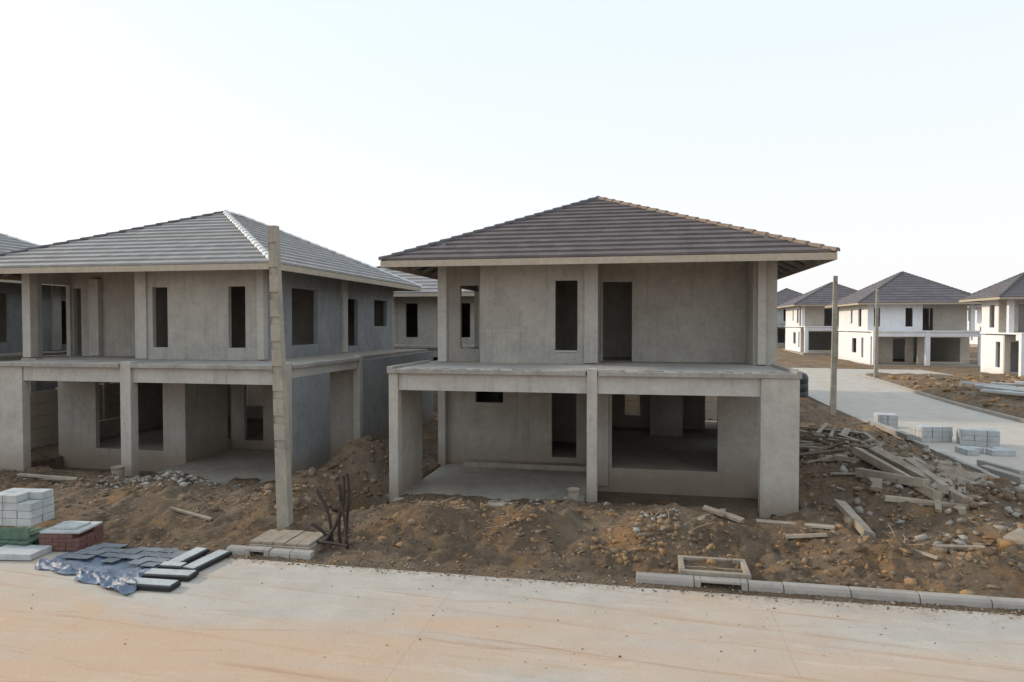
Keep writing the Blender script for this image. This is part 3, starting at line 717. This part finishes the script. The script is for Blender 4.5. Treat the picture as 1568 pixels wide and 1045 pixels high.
def rods(name,lst,r,mat):
    cu=bpy.data.curves.new(name,'CURVE'); cu.dimensions='3D'; cu.bevel_depth=r; cu.bevel_resolution=2
    for pts in lst:
        sp=cu.splines.new('NURBS'); sp.points.add(len(pts)-1); sp.use_endpoint_u=True; sp.order_u=3
        for i,p in enumerate(pts): sp.points[i].co=(*p,1)
    cu.materials.append(mat); o=bpy.data.objects.new(name,cu); COL.objects.link(o); return o
rods('bent_rebar',[[(-5.95,12.3,.0),(-5.98,12.3,.5),(-6.12,12.3,.9),(-6.28,12.3,1.12)],
   [(-5.8,12.35,0),(-5.86,12.3,.5),(-5.68,12.3,.95),(-5.72,12.3,1.42)],[(-5.72,12.4,0),(-5.68,12.35,.6),(-5.58,12.3,1.05),(-5.62,12.25,1.48)],
   [(-6.1,12.2,.1),(-5.9,12.3,.4),(-5.74,12.3,.8),(-5.82,12.3,1.25)],[(-6.4,12.1,.15),(-6.0,12.1,.2),(-5.5,12.0,.16)],
   [(-5.95,12.35,0),(-6.1,12.3,.35),(-6.4,12.3,.45)],[(-5.6,12.2,.05),(-5.62,12.2,.6),(-5.75,12.2,1.0)]],.032,M_rust)
tw=[]
for cx,cy,n in [(-4.3,13.4,14),(-2.9,13.2,8),(.2,13.3,8),(-9.6,12.9,8),(4.5,13.1,8),(-8.9,13.3,6)]:
    for _ in range(n):
        x=random.gauss(cx,.25);y=random.gauss(cy,.2); z=h(x,y); a=random.uniform(0,6.28); L=random.uniform(.15,.5); k=random.uniform(0,.5)
        tw.append([(x,y,z),(x+L*.5*math.cos(a),y+L*.5*math.sin(a),z+L*k),(x+L*math.cos(a+.3),y+L*math.sin(a+.3),z+L*k*1.2)])
rods('dry_twigs',tw,.007,M_wood)

def beams(name,lst,mat,bev=.012,j=.012):
    m=MB()
    for (p,q,w,t_) in lst:
        p=Vector(p);q=Vector(q); d=q-p; L=d.length; rz=math.atan2(d.y,d.x); ry=-math.asin(d.z/L); c=(p+q)/2
        m.obox(c,(L,w,t_),rz,random.uniform(-.2,.2),ry,jit=j)
    return m.obj(name,mat,bevel=bev)
def g3(x,y,dz=.1): return (x,y,h(x,y)+dz)
beams('broken_concrete_piles',[(g3(5.3,18.6,.2),g3(5.75,14.9,.15),.2,.2),(g3(5.6,18.3,.2),g3(6.15,14.6,.12),.2,.18),(g3(5.0,17.4,.1),g3(5.7,15.3,.2),.18,.18),
   (g3(6.2,17.8,.1),g3(5.9,15.0,.2),.16,.16),(g3(4.9,18.9,.12),g3(6.4,17.2,.1),.18,.16),(g3(4.1,15.6,.08),g3(4.15,13.7,.08),.2,.12),
   (g3(6.9,16.7,.08),g3(6.0,14.4,.06),.14,.12),(g3(4.9,15.3,.05),g3(6.2,14.6,.05),.12,.1)],M_rub,j=.03)
m=MB()
for _ in range(30):
    x=random.gauss(6.7,.9);y=random.gauss(16.6,1.8)
    if x<4.9 or x>9.2 or y<13.4: continue
    m.obox(g3(x,y,.04),(random.uniform(.25,.65),random.uniform(.2,.42),random.uniform(.08,.16)),random.uniform(0,3.1),random.uniform(-.35,.35),random.uniform(-.35,.35),jit=.07)
m.obj('broken_slabs',M_rub,bevel=.015)
lst=[]
for i in range(22):
    x=random.uniform(4.9,7.0); y=random.uniform(18.5,24); a=random.uniform(1.2,2.3); L=random.uniform(1.2,4)
    lst.append((g3(x,y,.1+random.random()*.15),g3(x+L*math.cos(a),y+L*math.sin(a),.1+random.random()*.15),.11,.07))
beams('scrap_timber_pile',lst,M_rub,.006)
lst=[(g3(1.2,14.3,.06),g3(1.9,13.9,.06),.14,.08),(g3(1.6,14.6,.05),g3(1.5,14.0,.08),.12,.07),(g3(2.2,14.2,.05),g3(3.6,14.0,.05),.12,.05),(g3(2.6,13.4,.05),g3(3.3,13.3,.06),.1,.05),
  (g3(-10.2,13.2,.04),g3(-9.0,12.9,.04),.08,.04),(g3(-16.3,15.2,.08),g3(-14.2,14.9,.05),.09,.05),(g3(-17,14.9,.06),g3(-14.6,15.4,.05),.09,.05),(g3(4.4,13.4,.05),g3(4.9,12.6,.05),.1,.04),(g3(6.7,13.7,.05),g3(7.9,13.4,.05),.12,.05),(g3(-3.4,14.6,.05),g3(-2.8,14.7,.05),.3,.05)]
for i in range(14):
    x=random.uniform(5,9);y=random.uniform(13.2,20);a=random.uniform(0,3.14);L=random.uniform(.3,1.2)
    lst.append((g3(x,y,.05),g3(x+L*math.cos(a),y+L*math.sin(a),.07),.1,.05))
beams('scrap_planks',lst,M_rub,.005)
for (x,y,c,r,l) in [(10.6,28.2,3,2,3),(11.9,27.5,3,2,3),(10.1,31.5,2,2,3),(11.3,25.6,4,2,1)]:
    stack('concrete_block_stack',(x,y,.0),c,r,l,(.39,.4,.19),M_block,random.uniform(-.3,.3))
beams('spare_kerb_stones',[((9.2,30.5,.3),(9.4,26.8,.3),.2,.2),((10.2,23.4,.1),(10.6,21.8,.1),.2,.18),((9.9,22.5,.1),(10.2,20.9,.1),.2,.18)],M_kerb)
lst=[]
for i in range(16):
    x=random.uniform(17.5,21);y=random.uniform(38,46)
    lst.append(((x,y,h(x,y)+.2+random.random()*.2),(x+random.uniform(1.5,4),y-random.uniform(1,4),h(x,y)+.2),.2,.15))
beams('precast_post_pile',lst,M_block)

bm=bmesh.new(); n=28; prof=[(.78,0),(.8,.1),(.8,.4),(.77,.44),(.8,.48),(.8,.85),(.77,.89),(.8,.93),(.8,1.25),(.7,1.45),(.35,1.58),(.25,1.6),(.25,1.68),(.001,1.68)]
rr=[[bm.verts.new((8.5+a*math.cos(6.2832*k/n),42+a*math.sin(6.2832*k/n),zr(42)+.05+b)) for k in range(n)] for a,b in prof]
for i in range(len(rr)-1):
    for k in range(n): bm.faces.new((rr[i][k],rr[i][(k+1)%n],rr[i+1][(k+1)%n],rr[i+1][k]))
me=bpy.data.meshes.new('water_tank'); bm.to_mesh(me); bm.free(); me.materials.append(M_black)
for p in me.polygons: p.use_smooth=True
o=bpy.data.objects.new('black_water_tank',me); COL.objects.link(o)

# ------------------------------------------------------------------ sky & sun
sunv=Vector((-1,.16,0)).normalized(); el=math.radians(20)
sv=Vector((sunv.x*math.cos(el),sunv.y*math.cos(el),math.sin(el)))
L=bpy.data.lights.new('sun','SUN'); L.energy=2.8; L.angle=math.radians(3); L.color=(1,.84,.66)
lo=bpy.data.objects.new('sun',L); COL.objects.link(lo); lo.rotation_euler=(-sv).to_track_quat('-Z','Y').to_euler()
w=bpy.data.worlds.new('World'); sc.world=w; w.use_nodes=True; nt=w.node_tree
bg=nt.nodes['Background']; bg.inputs[1].default_value=.135
sky=N(nt,'ShaderNodeTexSky',sky_type='NISHITA'); sky.sun_disc=False; sky.sun_elevation=el; sky.sun_rotation=math.atan2(sv.x,sv.y)%(2*math.pi)
sky.dust_density=4; sky.air_density=1.2
tc=N(nt,'ShaderNodeTexCoord'); sp=N(nt,'ShaderNodeSeparateXYZ'); nt.links.new(tc.outputs['Generated'],sp.inputs[0])
haze=mix(nt,ramp(nt,sp.outputs[2],.06,.5),(8.4,8.35,8.5),(7.0,8.0,9.0))
nt.links.new(mix(nt,.84,sky.outputs[0],haze),bg.inputs[0])

cam=bpy.data.cameras.new('camera'); co=bpy.data.objects.new('camera',cam); COL.objects.link(co); sc.camera=co
co.location=(0,0,4.35); co.rotation_euler=(math.radians(90-1.34),0,math.radians(11)); cam.lens=24; cam.sensor_width=36; cam.clip_end=6000
sc.view_settings.view_transform='Standard'; sc.view_settings.look='None'; sc.view_settings.exposure=0
